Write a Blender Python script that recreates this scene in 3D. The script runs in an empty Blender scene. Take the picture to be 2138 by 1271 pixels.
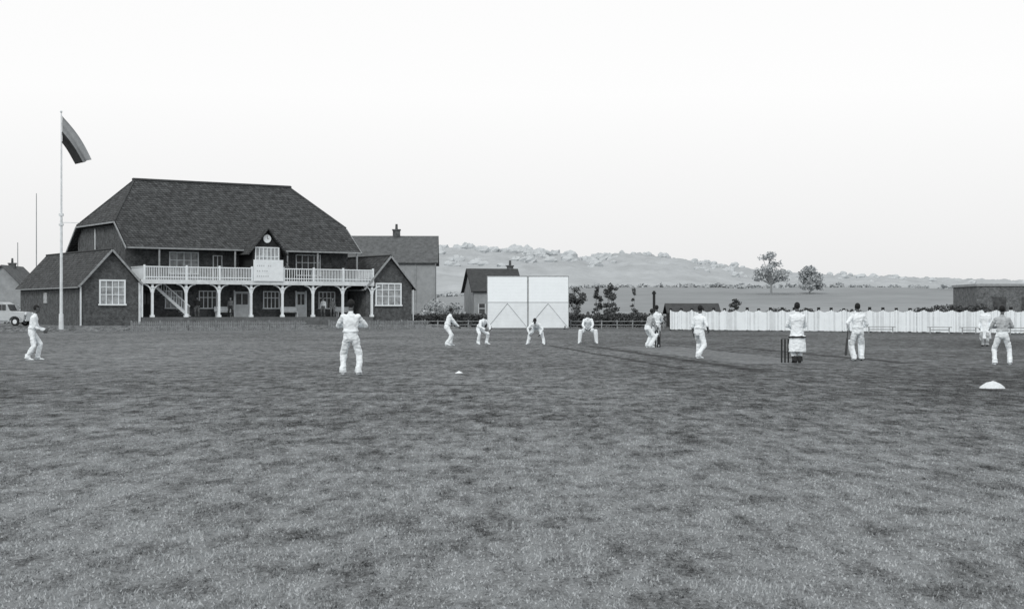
import bpy, math, random
import numpy as np
from mathutils import Vector, Matrix, noise
random.seed(7); rng=np.random.default_rng(7)
scene=bpy.context.scene
COL=scene.collection
# ---------------------------------------------------------------- materials
def tint(v): return (v*0.94, v*1.0, v*1.035, 1)
def mat(name, base, var=0.25, scale=4.0, rough=0.9, bump=0.0, detail=6.0, stretch=(1,1,1), spec=.15):
    m=bpy.data.materials.new(name); m.use_nodes=True
    nt=m.node_tree; N=nt.nodes; L=nt.links
    b=N['Principled BSDF']; b.inputs['Roughness'].default_value=rough
    b.inputs['Specular IOR Level'].default_value=spec
    tc=N.new('ShaderNodeTexCoord'); mp=N.new('ShaderNodeMapping'); mp.inputs['Scale'].default_value=stretch
    L.new(tc.outputs['Object'],mp.inputs['Vector'])
    nz=N.new('ShaderNodeTexNoise'); nz.inputs['Scale'].default_value=scale; nz.inputs['Detail'].default_value=detail
    nz.inputs['Roughness'].default_value=0.7
    L.new(mp.outputs[0],nz.inputs['Vector'])
    cr=N.new('ShaderNodeValToRGB'); cr.color_ramp.elements[0].position=0.3; cr.color_ramp.elements[1].position=0.7
    cr.color_ramp.elements[0].color=tint(base*(1-var)); cr.color_ramp.elements[1].color=tint(min(base*(1+var),0.90))
    L.new(nz.outputs['Fac'],cr.inputs[0]); L.new(cr.outputs[0],b.inputs['Base Color'])
    if bump:
        bp=N.new('ShaderNodeBump'); bp.inputs['Strength'].default_value=bump; bp.inputs['Distance'].default_value=0.05
        L.new(nz.outputs['Fac'],bp.inputs['Height']); L.new(bp.outputs[0],b.inputs['Normal'])
    return m
def brickmat(name, c1, c2, mortar, bw, bh, msize=0.015):
    m=bpy.data.materials.new(name); m.use_nodes=True
    nt=m.node_tree; N=nt.nodes; L=nt.links; b=N['Principled BSDF']; b.inputs['Roughness'].default_value=0.9
    b.inputs['Specular IOR Level'].default_value=0.15
    tc=N.new('ShaderNodeTexCoord'); sp=N.new('ShaderNodeSeparateXYZ'); cb=N.new('ShaderNodeCombineXYZ')
    L.new(tc.outputs['Object'],sp.inputs[0])
    ad=N.new('ShaderNodeMath'); ad.operation='ADD'; L.new(sp.outputs['X'],ad.inputs[0]); L.new(sp.outputs['Y'],ad.inputs[1])
    L.new(ad.outputs[0],cb.inputs[0]); L.new(sp.outputs['Z'],cb.inputs[1])
    br=N.new('ShaderNodeTexBrick'); br.inputs['Scale'].default_value=1
    br.inputs['Brick Width'].default_value=bw; br.inputs['Row Height'].default_value=bh; br.inputs['Mortar Size'].default_value=msize
    br.inputs['Color1'].default_value=tint(c1); br.inputs['Color2'].default_value=tint(c2); br.inputs['Mortar'].default_value=tint(mortar)
    L.new(cb.outputs[0],br.inputs['Vector'])
    nz=N.new('ShaderNodeTexNoise'); nz.inputs['Scale'].default_value=2.2; nz.inputs['Detail'].default_value=9; nz.inputs['Roughness'].default_value=0.9
    L.new(tc.outputs['Object'],nz.inputs['Vector'])
    mr=N.new('ShaderNodeMapRange'); mr.inputs[1].default_value=0.37; mr.inputs[2].default_value=0.63; mr.inputs[3].default_value=0.35; mr.inputs[4].default_value=1.65
    L.new(nz.outputs['Fac'],mr.inputs[0])
    mx=N.new('ShaderNodeVectorMath'); mx.operation='SCALE'; L.new(br.outputs['Color'],mx.inputs[0]); L.new(mr.outputs[0],mx.inputs['Scale'])
    L.new(mx.outputs[0],b.inputs['Base Color'])
    return m
M={}
M['white']=mat('white_paint',0.80,0.08,3.0,0.6)
M['white2']=mat('weathered_white',0.66,0.18,2.0,0.7)
M['flannel']=mat('cricket_flannel',0.78,0.10,9.0,0.95)
M['flannel2']=mat('grey_flannel',0.40,0.2,9.0,0.95)
M['shirt_grey']=mat('grey_shirt',0.42,0.25,9.0,0.95)
M['dark']=mat('dark_cloth',0.035,0.3,9.0,0.9)
M['tweed']=mat('grey_tweed',0.12,0.3,9.0,0.9)
M['skin']=mat('skin',0.10,0.2,20,0.6)
M['skinpale']=mat('pale_skin',0.32,0.2,20,0.6)
M['hair']=mat('hair',0.018,0.4,40,0.7)
M['shoe']=mat('white_boot',0.75,0.12,20,0.8)
M['shoedark']=mat('dark_boot',0.03,0.2,20,0.6)
M['willow']=mat('oiled_bat',0.05,0.3,6,0.6)
M['brick']=brickmat('dark_brick',0.05,0.095,0.13,0.23,0.075,0.012)
M['brick2']=brickmat('weathered_brick',0.09,0.14,0.17,0.23,0.075,0.012)
M['tile']=brickmat('roof_tile',0.052,0.10,0.028,0.30,0.19,0.03)
M['glass']=mat('window_glass',0.07,0.6,1.5,0.15)
M['glasslit']=mat('pale_window_glass',0.33,0.6,1.5,0.2)
M['timber']=mat('dark_timber',0.03,0.3,3,0.8)
M['deck']=mat('veranda_stone',0.13,0.3,2,0.9)
M['greywood']=mat('grey_wood',0.30,0.3,4,0.9)
M['faded']=mat('faded_figures',0.5,0.15,4,0.9)
M['render']=mat('pale_render',0.30,0.2,1.0,0.95)
M['tile2']=mat('slate_roof',0.11,0.4,2.5,0.9,detail=9)
M['tile3']=mat('dark_slate',0.06,0.3,2.5,0.9)
M['flag_l']=mat('flag_light_cloth',0.26,0.15,4,0.9)
M['flag_d']=mat('flag_dark_cloth',0.03,0.2,4,0.9)
M['rubber']=mat('tyre_rubber',0.03,0.2,4,0.9)
M['carpaint']=mat('car_paint',0.42,0.1,2,0.35)
M['sawdust']=mat('sawdust',0.66,0.15,30,0.95,0.3)
M['hedge']=mat('hedge_leaves',0.08,0.6,1.6,0.9)
M['shrub']=mat('shrub_leaves',0.10,0.6,2.5,0.9)
M['hazetree']=mat('hazy_leaves',0.40,0.25,0.5,0.95)  # haze painted into the leaves as a paler colour
M['hazetree3']=mat('hedgerow_in_haze',0.42,0.2,0.15,0.95)  # pale colour stands in for haze over the hedgerow
M['mist_tree']=mat('misty_treetops',0.47,0.10,0.4,0.95,spec=0,detail=8)  # mist painted into the treetop colour
M['hill_far']=mat('misty_woods_hillside',0.39,0.16,0.05,1.0,spec=0,detail=9)  # mist painted as pale hillside colour, no real haze
M['hill_near']=mat('hazy_fields',0.27,0.18,0.03,1.0,spec=0,detail=8)  # field colour paled to imitate haze
M['bark']=mat('bark',0.16,0.3,3,0.9)
M['hazebark']=mat('hazy_bark',0.26,0.2,3,0.9)  # bark paled in colour to imitate haze
M['canvas']=mat('screen_canvas',0.76,0.07,1.2,0.9)
M['board']=mat('screen_boards',0.87,0.03,1.2,0.8)
M['fencegrey']=mat('weathered_fence',0.24,0.4,3,.9)
# ---------------------------------------------------------------- mesh helpers
class MB:
    def __init__(s): s.v=[]; s.f=[]; s.m=[]
    def add(s,vs,fs,mi=0):
        o=len(s.v); s.v+= [tuple(p) for p in vs]; s.f+=[tuple(i+o for i in f) for f in fs]; s.m+=[mi]*len(fs)
    def box(s,x0,x1,y0,y1,z0,z1,mi=0):
        s.add([(x0,y0,z0),(x1,y0,z0),(x1,y1,z0),(x0,y1,z0),(x0,y0,z1),(x1,y0,z1),(x1,y1,z1),(x0,y1,z1)],
              [(0,3,2,1),(4,5,6,7),(0,1,5,4),(1,2,6,5),(2,3,7,6),(3,0,4,7)],mi)
    def beam(s,p0,p1,w,h=None,mi=0,up=(0,0,1)):
        h=h or w; p0=Vector(p0); p1=Vector(p1); d=(p1-p0).normalized()
        u=Vector(up)
        if abs(d.dot(u))>0.98: u=Vector((0,1,0))
        a=d.cross(u).normalized()*w/2; b=a.cross(d).normalized()*h/2
        vs=[p0-a-b,p0+a-b,p0+a+b,p0-a+b,p1-a-b,p1+a-b,p1+a+b,p1-a+b]
        s.add(vs,[(0,3,2,1),(4,5,6,7),(0,1,5,4),(1,2,6,5),(2,3,7,6),(3,0,4,7)],mi)
    def loft(s,rings,n=12,mi=0):
        vs=[];fs=[]
        for c,u,v in rings:
            c=Vector(c);u=Vector(u);v=Vector(v)
            for i in range(n):
                t=2*math.pi*i/n; vs.append(c+u*math.cos(t)+v*math.sin(t))
        for r in range(len(rings)-1):
            for i in range(n):
                j=(i+1)%n; fs.append((r*n+i,r*n+j,(r+1)*n+j,(r+1)*n+i))
        vs.append(Vector(rings[0][0])); vs.append(Vector(rings[-1][0])); a=len(vs)-2;b=a+1; k=(len(rings)-1)*n
        for i in range(n):
            j=(i+1)%n; fs.append((a,j,i)); fs.append((b,k+i,k+j))
        s.add(vs,fs,mi)
    def tube(s,p0,p1,r0,r1,n=12,mi=0,rnd=True):
        p0=Vector(p0);p1=Vector(p1);d=(p1-p0); Ln=d.length; d=d/Ln
        u=Vector((0,0,1)) if abs(d.z)<0.9 else Vector((1,0,0))
        a=d.cross(u).normalized(); b=d.cross(a).normalized()
        pr=[(0,r0),(Ln,r1)]
        if rnd: pr=[(-r0,.05*r0),(-.8*r0,.6*r0),(-.4*r0,.9*r0)]+pr+[(Ln+.4*r1,.9*r1),(Ln+.8*r1,.6*r1),(Ln+r1,.05*r1)]
        s.loft([(p0+d*t,a*r,b*r) for t,r in pr],n,mi)
    def ell(s,c,ax,ay,az,n=14,m=9,mi=0):
        c=Vector(c);ax=Vector(ax);ay=Vector(ay);az=Vector(az); rings=[]
        for k in range(m):
            t=-math.pi/2+math.pi*(k+0.15)/(m-1+0.3); rings.append((c+az*math.sin(t),ax*math.cos(t),ay*math.cos(t)))
        s.loft(rings,n,mi)
    def obj(s,name,mats,parent=None,smooth=False,loc=None,rotz=0):
        me=bpy.data.meshes.new(name); me.from_pydata(s.v,[],s.f)
        for m in mats: me.materials.append(M[m] if isinstance(m,str) else m)
        me.polygons.foreach_set('material_index',s.m)
        if smooth: me.polygons.foreach_set('use_smooth',[True]*len(s.f))
        me.update()
        o=bpy.data.objects.new(name,me); COL.objects.link(o)
        if parent: o.parent=parent
        if loc: o.location=loc
        o.rotation_euler[2]=rotz
        return o
def empty(name,loc=(0,0,0),rotz=0):
    e=bpy.data.objects.new(name,None); COL.objects.link(e); e.location=loc; e.rotation_euler[2]=rotz; e.empty_display_size=.5; return e
def sstep(a,b,x):
    t=np.clip((x-a)/(b-a),0,1); return t*t*(3-2*t)
# ---------------------------------------------------------------- ground
TH=math.radians(34); AX,AY=-35.1,125.0
def gh(x,y):
    dx=x-AX;dy=y-AY; a=dx*math.cos(TH)+dy*math.sin(TH); b=-dx*math.sin(TH)+dy*math.cos(TH)
    return 0.42*sstep(-4.2,-1.4,b)*(1-sstep(32,37,a))*(1-sstep(28,60,b))*sstep(-60,-30,a)
xs=np.array([-4000,-1500,-500,-200,-120]+list(np.arange(-90,41,1.0))+[70,120,200,500,1500,4000],float)
ys=np.array([-60,-20,0,20,40,60,80,95]+list(np.arange(104,200,1.0))+[230,300,500,1000,2500,6000],float)
X,Y=np.meshgrid(xs,ys); Z=gh(X,Y)
nx=len(xs);ny=len(ys)
g=MB(); g.v=[tuple(p) for p in np.stack([X.ravel(),Y.ravel(),Z.ravel()],1)]
g.f=[(j*nx+i,j*nx+i+1,(j+1)*nx+i+1,(j+1)*nx+i) for j in range(ny-1) for i in range(nx-1)]; g.m=[0]*len(g.f)
PD=Vector((-2.0,20.0,0)).normalized(); PS=Vector((PD.y,-PD.x,0))
W0=Vector((8.19,45.7,0))
def grassmat(name,dark,light,blade=False):
    m=bpy.data.materials.new(name); m.use_nodes=True; nt=m.node_tree;N=nt.nodes;L=nt.links;b=N['Principled BSDF']
    b.inputs['Roughness'].default_value=0.95; b.inputs['Specular IOR Level'].default_value=0.1
    ge=N.new('ShaderNodeNewGeometry')
    def nz(scale,det,st=(1,1,1),rough=.65):
        mp=N.new('ShaderNodeMapping'); mp.inputs['Scale'].default_value=st; L.new(ge.outputs['Position'],mp.inputs['Vector'])
        n=N.new('ShaderNodeTexNoise'); n.inputs['Scale'].default_value=scale; n.inputs['Detail'].default_value=det; n.inputs['Roughness'].default_value=rough
        L.new(mp.outputs[0],n.inputs['Vector']); return n.outputs['Fac']
    A=nz(0.10,4,(1,0.5,1)); B=nz(1.6,6,(1,0.5,1),.8); C=nz(30,7,(1,.6,1),.9); D=nz(5,5,(1,.3,1),.8)
    def mul(x,k):
        a=N.new('ShaderNodeMath');a.operation='MULTIPLY_ADD';L.new(x,a.inputs[0]);a.inputs[1].default_value=k;a.inputs[2].default_value=-k/2;return a.outputs[0]
    def add(x,y):
        a=N.new('ShaderNodeMath');a.operation='ADD';L.new(x,a.inputs[0]);L.new(y,a.inputs[1]);return a.outputs[0]
    t=add(add(add(mul(A,1.2),mul(B,2.2)),mul(C,3.6)),mul(D,2.8))
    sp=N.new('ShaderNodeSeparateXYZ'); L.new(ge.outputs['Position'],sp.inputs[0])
    # turf colour lighter at low Y, darker farther out
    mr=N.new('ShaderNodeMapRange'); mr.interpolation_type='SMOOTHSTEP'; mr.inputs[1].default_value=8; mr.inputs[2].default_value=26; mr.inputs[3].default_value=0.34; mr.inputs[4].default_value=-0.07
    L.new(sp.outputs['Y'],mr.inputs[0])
    mr2=N.new('ShaderNodeMapRange'); mr2.inputs[1].default_value=-2; mr2.inputs[2].default_value=12; mr2.inputs[3].default_value=0.03; mr2.inputs[4].default_value=-0.17  # vignetting painted into the turf colour, darker toward the right
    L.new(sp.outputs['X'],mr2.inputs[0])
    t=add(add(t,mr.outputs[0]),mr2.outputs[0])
    f=N.new('ShaderNodeMath');f.operation='ADD';L.new(t,f.inputs[0]);f.inputs[1].default_value=0.5;f.use_clamp=True
    cr=N.new('ShaderNodeValToRGB'); cr.color_ramp.elements[0].position=0.0;cr.color_ramp.elements[1].position=1.0
    cr.color_ramp.elements[0].color=tint(dark);cr.color_ramp.elements[1].color=tint(light)
    L.new(f.outputs[0],cr.inputs[0]);L.new(cr.outputs[0],b.inputs['Base Color'])
    if not blade:
        bp=N.new('ShaderNodeBump');bp.inputs['Strength'].default_value=.6;bp.inputs['Distance'].default_value=.03
        L.new(C,bp.inputs['Height']);L.new(bp.outputs[0],b.inputs['Normal'])
    return m
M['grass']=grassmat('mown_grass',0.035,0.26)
M['blade']=grassmat('grass_blades',0.03,0.42,True)
M['pitch']=grassmat('rolled_pitch',0.12,0.26)
M['cut']=grassmat('long_cut_grass',0.02,0.11)
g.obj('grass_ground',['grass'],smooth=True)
n=300000
yy=6.5+(44-6.5)*rng.random(n)**1.15
keep=rng.random(n)<np.clip(1.15-(yy-6.5)/36,0,1)**1.3; yy=yy[keep]; n=len(yy)
xx=(rng.random(n)*2-1)*(0.37*yy+0.8)
ang=rng.random(n)*6.283; w=.003+.003*rng.random(n); w*= (1+yy/20); h=.007+.015*rng.random(n)
cl=np.sin(xx*3.1+np.sin(yy*2.3)*2)*np.sin(yy*2.7+np.sin(xx*1.9)*2); h*=(1+0.35*cl)*(1-.5*np.clip((yy-10)/34,0,1))
lx=(rng.random(n)-.5)*.03; ly=(rng.random(n)-.5)*.03
V=np.zeros((n,3,3)); V[:,0]=np.stack([xx-np.cos(ang)*w,yy-np.sin(ang)*w,-.002+0*h],1); V[:,1]=np.stack([xx+np.cos(ang)*w,yy+np.sin(ang)*w,-.002+0*h],1); V[:,2]=np.stack([xx+lx,yy+ly,h],1)
def tri_mesh(name,V,k,mats):
    me=bpy.data.meshes.new(name); nn=V.shape[0]; me.vertices.add(nn*k); me.vertices.foreach_set('co',V.reshape(-1))
    me.loops.add(nn*k); me.loops.foreach_set('vertex_index',np.arange(nn*k,dtype=np.int32))
    me.polygons.add(nn); me.polygons.foreach_set('loop_start',np.arange(0,nn*k,k,dtype=np.int32))
    me.update(calc_edges=True)
    for m in mats: me.materials.append(M[m])
    o=bpy.data.objects.new(name,me); COL.objects.link(o); return o
tri_mesh('grass_blades',V,3,['blade'])
def strip(name,s0,s1,t0,t1,z,m,jag=.06):
    b=MB(); nn=90; vs=[];fs=[]
    for i in range(nn+1):
        t=t0+(t1-t0)*i/nn
        for sidx,sd in enumerate((s0,s1)):
            p=W0+PD*t+PS*(sd+jag*2*noise.noise(Vector((t*1.3,sd,z*100)))+jag*2*noise.noise(Vector((t*5,sd,3)))); vs.append((p.x,p.y,z))
    for i in range(nn): fs.append((2*i,2*i+1,2*i+3,2*i+2))
    b.add(vs,fs); return b.obj(name,[m])
M['line']=mat('whitewash',0.35,0.3,6,0.95)
strip('cricket_pitch',-1.7,1.2,-1.0,21.5,0.004,'pitch',.10)
strip('pitch_edge_grass',-2.7,-2.25,-7,23,0.004,'cut')
strip('pitch_edge_grass',-4.3,-4.0,-5,24,0.004,'cut')
strip('pitch_edge_grass',3.2,3.65,-1,21,0.004,'cut')
strip('bowling_crease',-1.3,1.3,-.03,.03,0.008,'line',.0)
# ---------------------------------------------------------------- pavilion
pav=empty('cricket_pavilion',(AX,AY,0),TH)
def pobj(mb,name,mats,smooth=False): return mb.obj(name,mats,parent=pav,smooth=smooth)
Zb=0.3
b=MB()
a0,a1=4.7,25.9
prof=[(2.8,Zb),(2.8,8.15),(4.0,9.1),(14.0,9.1),(15.2,8.15),(15.2,Zb)]
vs=[(a0,p,z) for p,z in prof]+[(a1,p,z) for p,z in prof]; k=len(prof)
fs=[tuple(range(k)),tuple(range(k,2*k))[::-1]]+[(i,(i+1)%k,k+(i+1)%k,k+i) for i in range(k)]
b.add(vs,fs); pobj(b,'main_walls',['brick'])
b=MB(); P=dict(Efl=(4.2,1,7),Efr=(26.3,1,7),Hfr=(26.3,4,9.3625),Rr=(22.95,9,13.3),Rl=(7.75,9,13.3),Hfl=(4.2,4,9.3625),
 Ebl=(4.2,17,7),Ebr=(26.3,17,7),Hbr=(26.3,14,9.3625),Hbl=(4.2,14,9.3625))
ks=list(P); vs=[P[q] for q in ks]; ix={q:i for i,q in enumerate(ks)}
for fn in (['Efl','Efr','Hfr','Rr','Rl','Hfl'],['Ebr','Ebl','Hbl','Rl','Rr','Hbr'],['Hfl','Rl','Hbl'],['Hfr','Hbr','Rr']):
    b.f.append(tuple(ix[q] for q in fn)); b.m.append(0)
b.v=vs; ro=pobj(b,'main_roof',['tile']); md=ro.modifiers.new('t','SOLIDIFY'); md.thickness=.18; md.offset=-1
b=MB()
b.tube((7.65,9,13.36),(23.05,9,13.36),.13,.13,8)
b.tube(P['Rl'],P['Hfl'],.09,.09,8); b.tube(P['Rl'],P['Hbl'],.09,.09,8); b.tube(P['Rr'],P['Hfr'],.09,.09,8)
pobj(b,'ridge_tiles',['tile3'])
b=MB()
b.beam((4.2,.93,6.93),(14.7,.93,6.93),.12,.13); b.beam((18.1,.93,6.93),(26.3,.93,6.93),.12,.13)
b.beam((4.1,1,6.85),(4.1,4,9.21),.06,.16); b.beam((4.1,4,9.2),(4.1,14,9.2),.08,.14); b.beam((26.4,1,6.85),(26.4,4,9.21),.06,.16)
b.beam((4.1,17,6.85),(4.1,14,9.21),.06,.16)
pobj(b,'gutters_and_bargeboards',['greywood'])
b=MB(); b.beam((4.62,10.3,8.9),(4.62,10.3,4.5),.1); pobj(b,'downpipe',['white2'])
def wing(x0,x1,b1,side):
    xc=(x0+x1)/2; zw=3.95; zt=6.6
    b=MB(); pr=[(x0,Zb),(x1,Zb),(x1,zw),(xc,zt),(x0,zw)]
    vs=[(p,0,z) for p,z in pr]+[(p,b1,z) for p,z in pr]
    b.add(vs,[(0,1,2,3,4),(9,8,7,6,5)]+[(i,5+i,5+(i+1)%5,(i+1)%5) for i in range(5)])
    pobj(b,'wing_walls',['brick'])
    sl=(zt-zw)/(xc-x0); ov=.38; e=zw-ov*sl
    b=MB(); xr=x1+(ov if side=='R' else .15); er=zt+.1-(xr-xc)*sl
    b.add([(x0-ov,-.35,e+.1),(xc,-.35,zt+.1),(xc,b1+.3,zt+.1),(x0-ov,b1+.3,e+.1),(xr,-.35,er),(xr,b1+.3,er)],[(0,1,2,3),(1,4,5,2)])
    o=pobj(b,'wing_roof',['tile']); md=o.modifiers.new('t','SOLIDIFY'); md.thickness=.12; md.offset=-1
    b=MB(); b.beam((x0-ov,-.4,e+.02),(xc,-.4,zt+.03),.05,.16); b.beam((xr,-.4,er-.08),(xc,-.4,zt+.03),.05,.16)
    b.beam((x0-ov-.05,-.3,e+.0),(x0-ov-.05,b1+.2,e+.0),.09,.1)
    pobj(b,'wing_bargeboards',['greywood'])
    b=MB(); b.tube((xc,-.35,zt+.13),(xc,b1+.3,zt+.13),.08,.08,8); pobj(b,'wing_ridge',['tile3'])
wing(0,4.9,17,'L'); wing(26.3,31.1,12,'R')
def window(a0,a1,y,z0,z1,cols,rows,fr=.09,ft='white',gl='glass',name='window'):
    b=MB(); b.box(a0+.02,a1-.02,y-.02,y+.05,z0+.02,z1-.02,1)
    b.box(a0-fr/2,a0+fr/2,y-.09,y+.01,z0,z1); b.box(a1-fr/2,a1+fr/2,y-.09,y+.01,z0,z1)
    b.box(a0+fr/2,a1-fr/2,y-.085,y+.01,z1-fr,z1); b.box(a0-fr,a1+fr,y-.12,y+.01,z0-fr,z0)
    for i in range(1,cols):
        x=a0+(a1-a0)*i/cols; b.box(x-.035,x+.035,y-.07,y,z0,z1-fr)
    for r in (rows if isinstance(rows,list) else [i/rows for i in range(1,rows)]):
        z=z0+(z1-z0)*r; b.box(a0+fr/2,a1-fr/2,y-.065,y,z-.03,z+.03)
    pobj(b,name,[ft,gl])
window(1.5,3.6,-.03,2.2,4.2,4,[.38,.68],.13,gl='glasslit',name='wing_window')
window(27.3,29.9,-.03,2.2,4.2,4,[.38,.68],.13,gl='glasslit',name='wing_window')
b=MB(); b.box(-.06,-.01,9,10,2.3,3.2); pobj(b,'side_window',['glasslit'])
b=MB(); b.beam((-.1,-.06,3.6),(-.1,-.06,.4),.11); b.beam((4.85,-.12,4.0),(4.85,-.12,.5),.15); b.beam((31.2,-.1,3.6),(31.2,-.1,.4),.07); pobj(b,'downpipes',['white2'])
b=MB(); b.box(5.0,26.85,-.35,2.78,Zb,1.1); pobj(b,'veranda_floor',['deck'])
b=MB()
for i,(a,c) in enumerate([(9.6,11.2),(15.2,17.4),(21.4,22.8)]):
    for s in range(3): b.box(a,c,-.7-.35*s,-.352-.35*s,.25,.85-.2*s)
pobj(b,'veranda_steps',['deck'])
b=MB(); b.box(4.95,26.9,-.3,2.78,3.98,4.22,0); b.box(4.9,26.95,-.36,-.30,3.90,4.26,1); pobj(b,'balcony_floor',['timber','white2'])
b=MB()
for kx in range(8):
    x=5.95+2.98*kx
    b.box(x-.09,x+.09,-.22,-.04,1.1,3.92); b.box(x-.16,x+.16,-.27,.02,1.1,1.28); b.box(x-.15,x+.15,-.26,.01,3.55,3.66)
    for sg in (-1,1):
        pts=[(x+sg*(.09+.75*(1-math.cos(t))),-.13,3.15+.72*math.sin(t)) for t in np.linspace(0,math.pi/2,6)]
        for p,q in zip(pts[:-1],pts[1:]): b.beam(p,q,.09,.10)
b.box(5.0,5.12,-.2,-.08,1.1,3.92)
pobj(b,'veranda_posts',['white'])
b=MB()
def rail(xa,xb,step):
    nn=int((xb-xa)/step)
    for i in range(nn+1):
        x=xa+(xb-xa)*i/nn; b.box(x-.026,x+.026,-.31,-.27,4.27,5.28)
    b.box(xa,xb,-.34,-.24,5.28,5.37); b.box(xa,xb,-.325,-.255,4.42,4.5)
rail(5.2,15.0,.15); rail(17.8,20.6,.22); rail(20.6,26.85,.15)
for x in [5.2,8.93,11.9,14.9,17.9,20.86,23.8,26.85]: b.box(x-.07,x+.07,-.36,-.22,4.26,5.48)
for i in range(19):
    yv=-.2+.155*i; b.box(5.17,5.21,yv,yv+.05,4.27,5.28); b.box(26.8,26.84,yv,yv+.05,4.27,5.28)
b.box(5.14,5.24,-.2,2.75,5.28,5.37); b.box(26.77,26.88,-.2,2.75,5.28,5.37)
pobj(b,'balcony_railing',['white'])
b=MB(); pr=[(15.05,4.25),(17.75,4.25),(17.75,6.95),(16.4,8.55),(15.05,6.95)]
vs=[(p,-.1,z) for p,z in pr]+[(p,5,z) for p,z in pr]
b.add(vs,[(0,1,2,3,4),(9,8,7,6,5)]+[(i,5+i,5+(i+1)%5,(i+1)%5) for i in range(5)]); pobj(b,'centre_bay',['timber'])
b=MB(); b.add([(14.45,-.45,6.55),(16.4,-.45,8.85),(16.4,4.5,8.85),(14.45,4.5,6.55),(18.35,-.45,6.55),(18.35,4.5,6.55)],[(0,1,2,3),(1,4,5,2)])
o=pobj(b,'centre_bay_roof',['tile']); md=o.modifiers.new('t','SOLIDIFY'); md.thickness=.12; md.offset=-1
window(15.3,17.5,-.12,5.0,7.2,6,[.62],.09,gl='glasslit',name='bay_window')
b=MB(); b.loft([((16.4,-.11,7.93),(.36,0,0),(0,0,.36)),((16.4,-.2,7.93),(.36,0,0),(0,0,.36))],24)
b.box(16.385,16.415,-.22,-.205,7.93,8.18,1); b.box(16.4,16.56,-.22,-.205,7.915,7.945,1); pobj(b,'clock_face',['white','dark'])
b=MB(); b.box(15.0,17.8,-.46,-.38,4.22,6.08,0)
for zr,row in ((5.55,[(15.3,15.9),(16.35,16.75)]),(5.1,[(15.3,15.6),(15.8,16.4)]),(4.65,[(15.3,15.9),(16.1,16.4)])):
    for (p,q) in row:
        x=p
        while x<q: b.box(x,x+.09,-.472,-.461,zr-.06,zr+.06,1); x+=.2
pobj(b,'scoreboard',['white','faded'])
window(8.6,11.2,2.78,4.9,6.75,4,[.6],.1,gl='glasslit',name='upper_window')
window(20.6,23.0,2.78,4.9,6.75,4,[.6],.1,gl='glass',name='upper_window')
window(12.6,13.4,2.78,4.3,6.5,2,[.5],.08,name='upper_door')
b=MB()
for x in (7.0,13.9,18.9,21.9,25.9): b.box(x-.06,x+.06,.95,1.07,4.25,6.9)
pobj(b,'balcony_posts',['greywood'])
window(8.2,9.7,2.78,1.9,3.4,3,[.6],.09,gl='glasslit'); window(11.3,12.9,2.78,1.9,3.4,4,[.6],.09); window(17.4,18.9,2.78,1.9,3.4,4,[.6],.09); window(22.9,24.5,2.78,1.9,3.4,4,[.6],.09)
def door(a0,a1,m):
    b=MB(); b.box(a0,a1,2.66,2.77,1.1,3.35,0)
    b.box(a0+.12,(a0+a1)/2-.05,2.64,2.655,2.2,3.15,1); b.box((a0+a1)/2+.05,a1-.12,2.64,2.655,2.2,3.15,1)
    b.box(a0-.1,a0-.001,2.6,2.77,1.1,3.45,2); b.box(a1+.001,a1+.1,2.6,2.77,1.1,3.45,2); pobj(b,'door',[m,'glass','white'])
door(14.6,15.95,'white2'); door(20.6,21.5,'white2'); door(6.0,7.0,'timber')
b=MB()
b.beam((6.6,.9,3.7),(9.6,.9,1.15),.06,.24); b.beam((6.8,.9,4.4),(9.7,.9,2.0),.06,.09)
for i in range(14):
    t=i/13; b.beam((6.7+2.9*t,.9,3.62-2.46*t),(6.7+2.9*t,.9,4.45-2.42*t),.04)
    b.box(6.6+2.9*t,6.9+2.9*t,.95,1.9,3.62-2.46*t,3.68-2.46*t)
pobj(b,'staircase',['white2'])
b=MB()
for xa,xb in ((18.7,20.3),(12.4,14.0),(24.2,25.6)):
    b.box(xa,xb,1.6,2.0,1.5,1.56); b.box(xa,xb,2.02,2.08,1.6,2.0)
    for x in (xa+.1,xb-.1): b.box(x-.04,x+.04,1.6,2.0,1.1,1.5)
pobj(b,'veranda_benches',['white2'])
def picket(name,xa,xb,yb,hgt,m,loc=(AX,AY,0),rz=TH,step=.16):
    b=MB(); nn=int((xb-xa)/step)
    for i in range(nn):
        x=xa+i*step; hh=hgt*(1+.02*random.uniform(-1,1)); b.box(x,x+.075,yb-.02,yb,0,hh)
    b.box(xa,xb,yb+.003,yb+.04,.16,.24); b.box(xa,xb,yb+.003,yb+.04,hgt-.22,hgt-.14)
    k=xa
    while k<=xb: b.box(k-.05,k+.05,yb+.045,yb+.14,0,hgt+.08); k+=2.4
    return b.obj(name,[m],loc=loc,rotz=rz)
picket('low_picket_fence',2.4,17.8,-5,.78,'fencegrey'); picket('low_picket_fence',20.0,30,-5,.78,'fencegrey')
# ---------------------------------------------------------------- flagpole
fp=empty('flagpole',(-35.65,121.2,0))
b=MB(); b.tube((0,0,.1),(0,0,9.0),.13,.09,12,rnd=False); b.tube((0,0,8.3),(0,0,17.3),.07,.04,10,rnd=False)
b.tube((0,0,.0),(0,0,1.4),.2,.18,12,rnd=False); b.beam((-.1,0,8.6),(1.3,.5,8.6),.05); b.ell((0,0,17.35),(.1,0,0),(0,.1,0),(0,0,.1))
b.box(-.16,.16,-.13,.13,9.1,9.3,0); b.box(-.16,.16,-.13,.13,8.35,8.5,0)
b.tube((.12,0,1.2),(.08,0,17.1),.012,.012,5,rnd=False)
b.obj('pole',['white2'],parent=fp,smooth=False)
b=MB(); nu,nv=20,14
tl=Vector((.09,0,17.0)); bl=Vector((.12,0,14.9)); tr=Vector((2.3,.35,13.6)); brr=Vector((1.15,.2,13.2))
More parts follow.
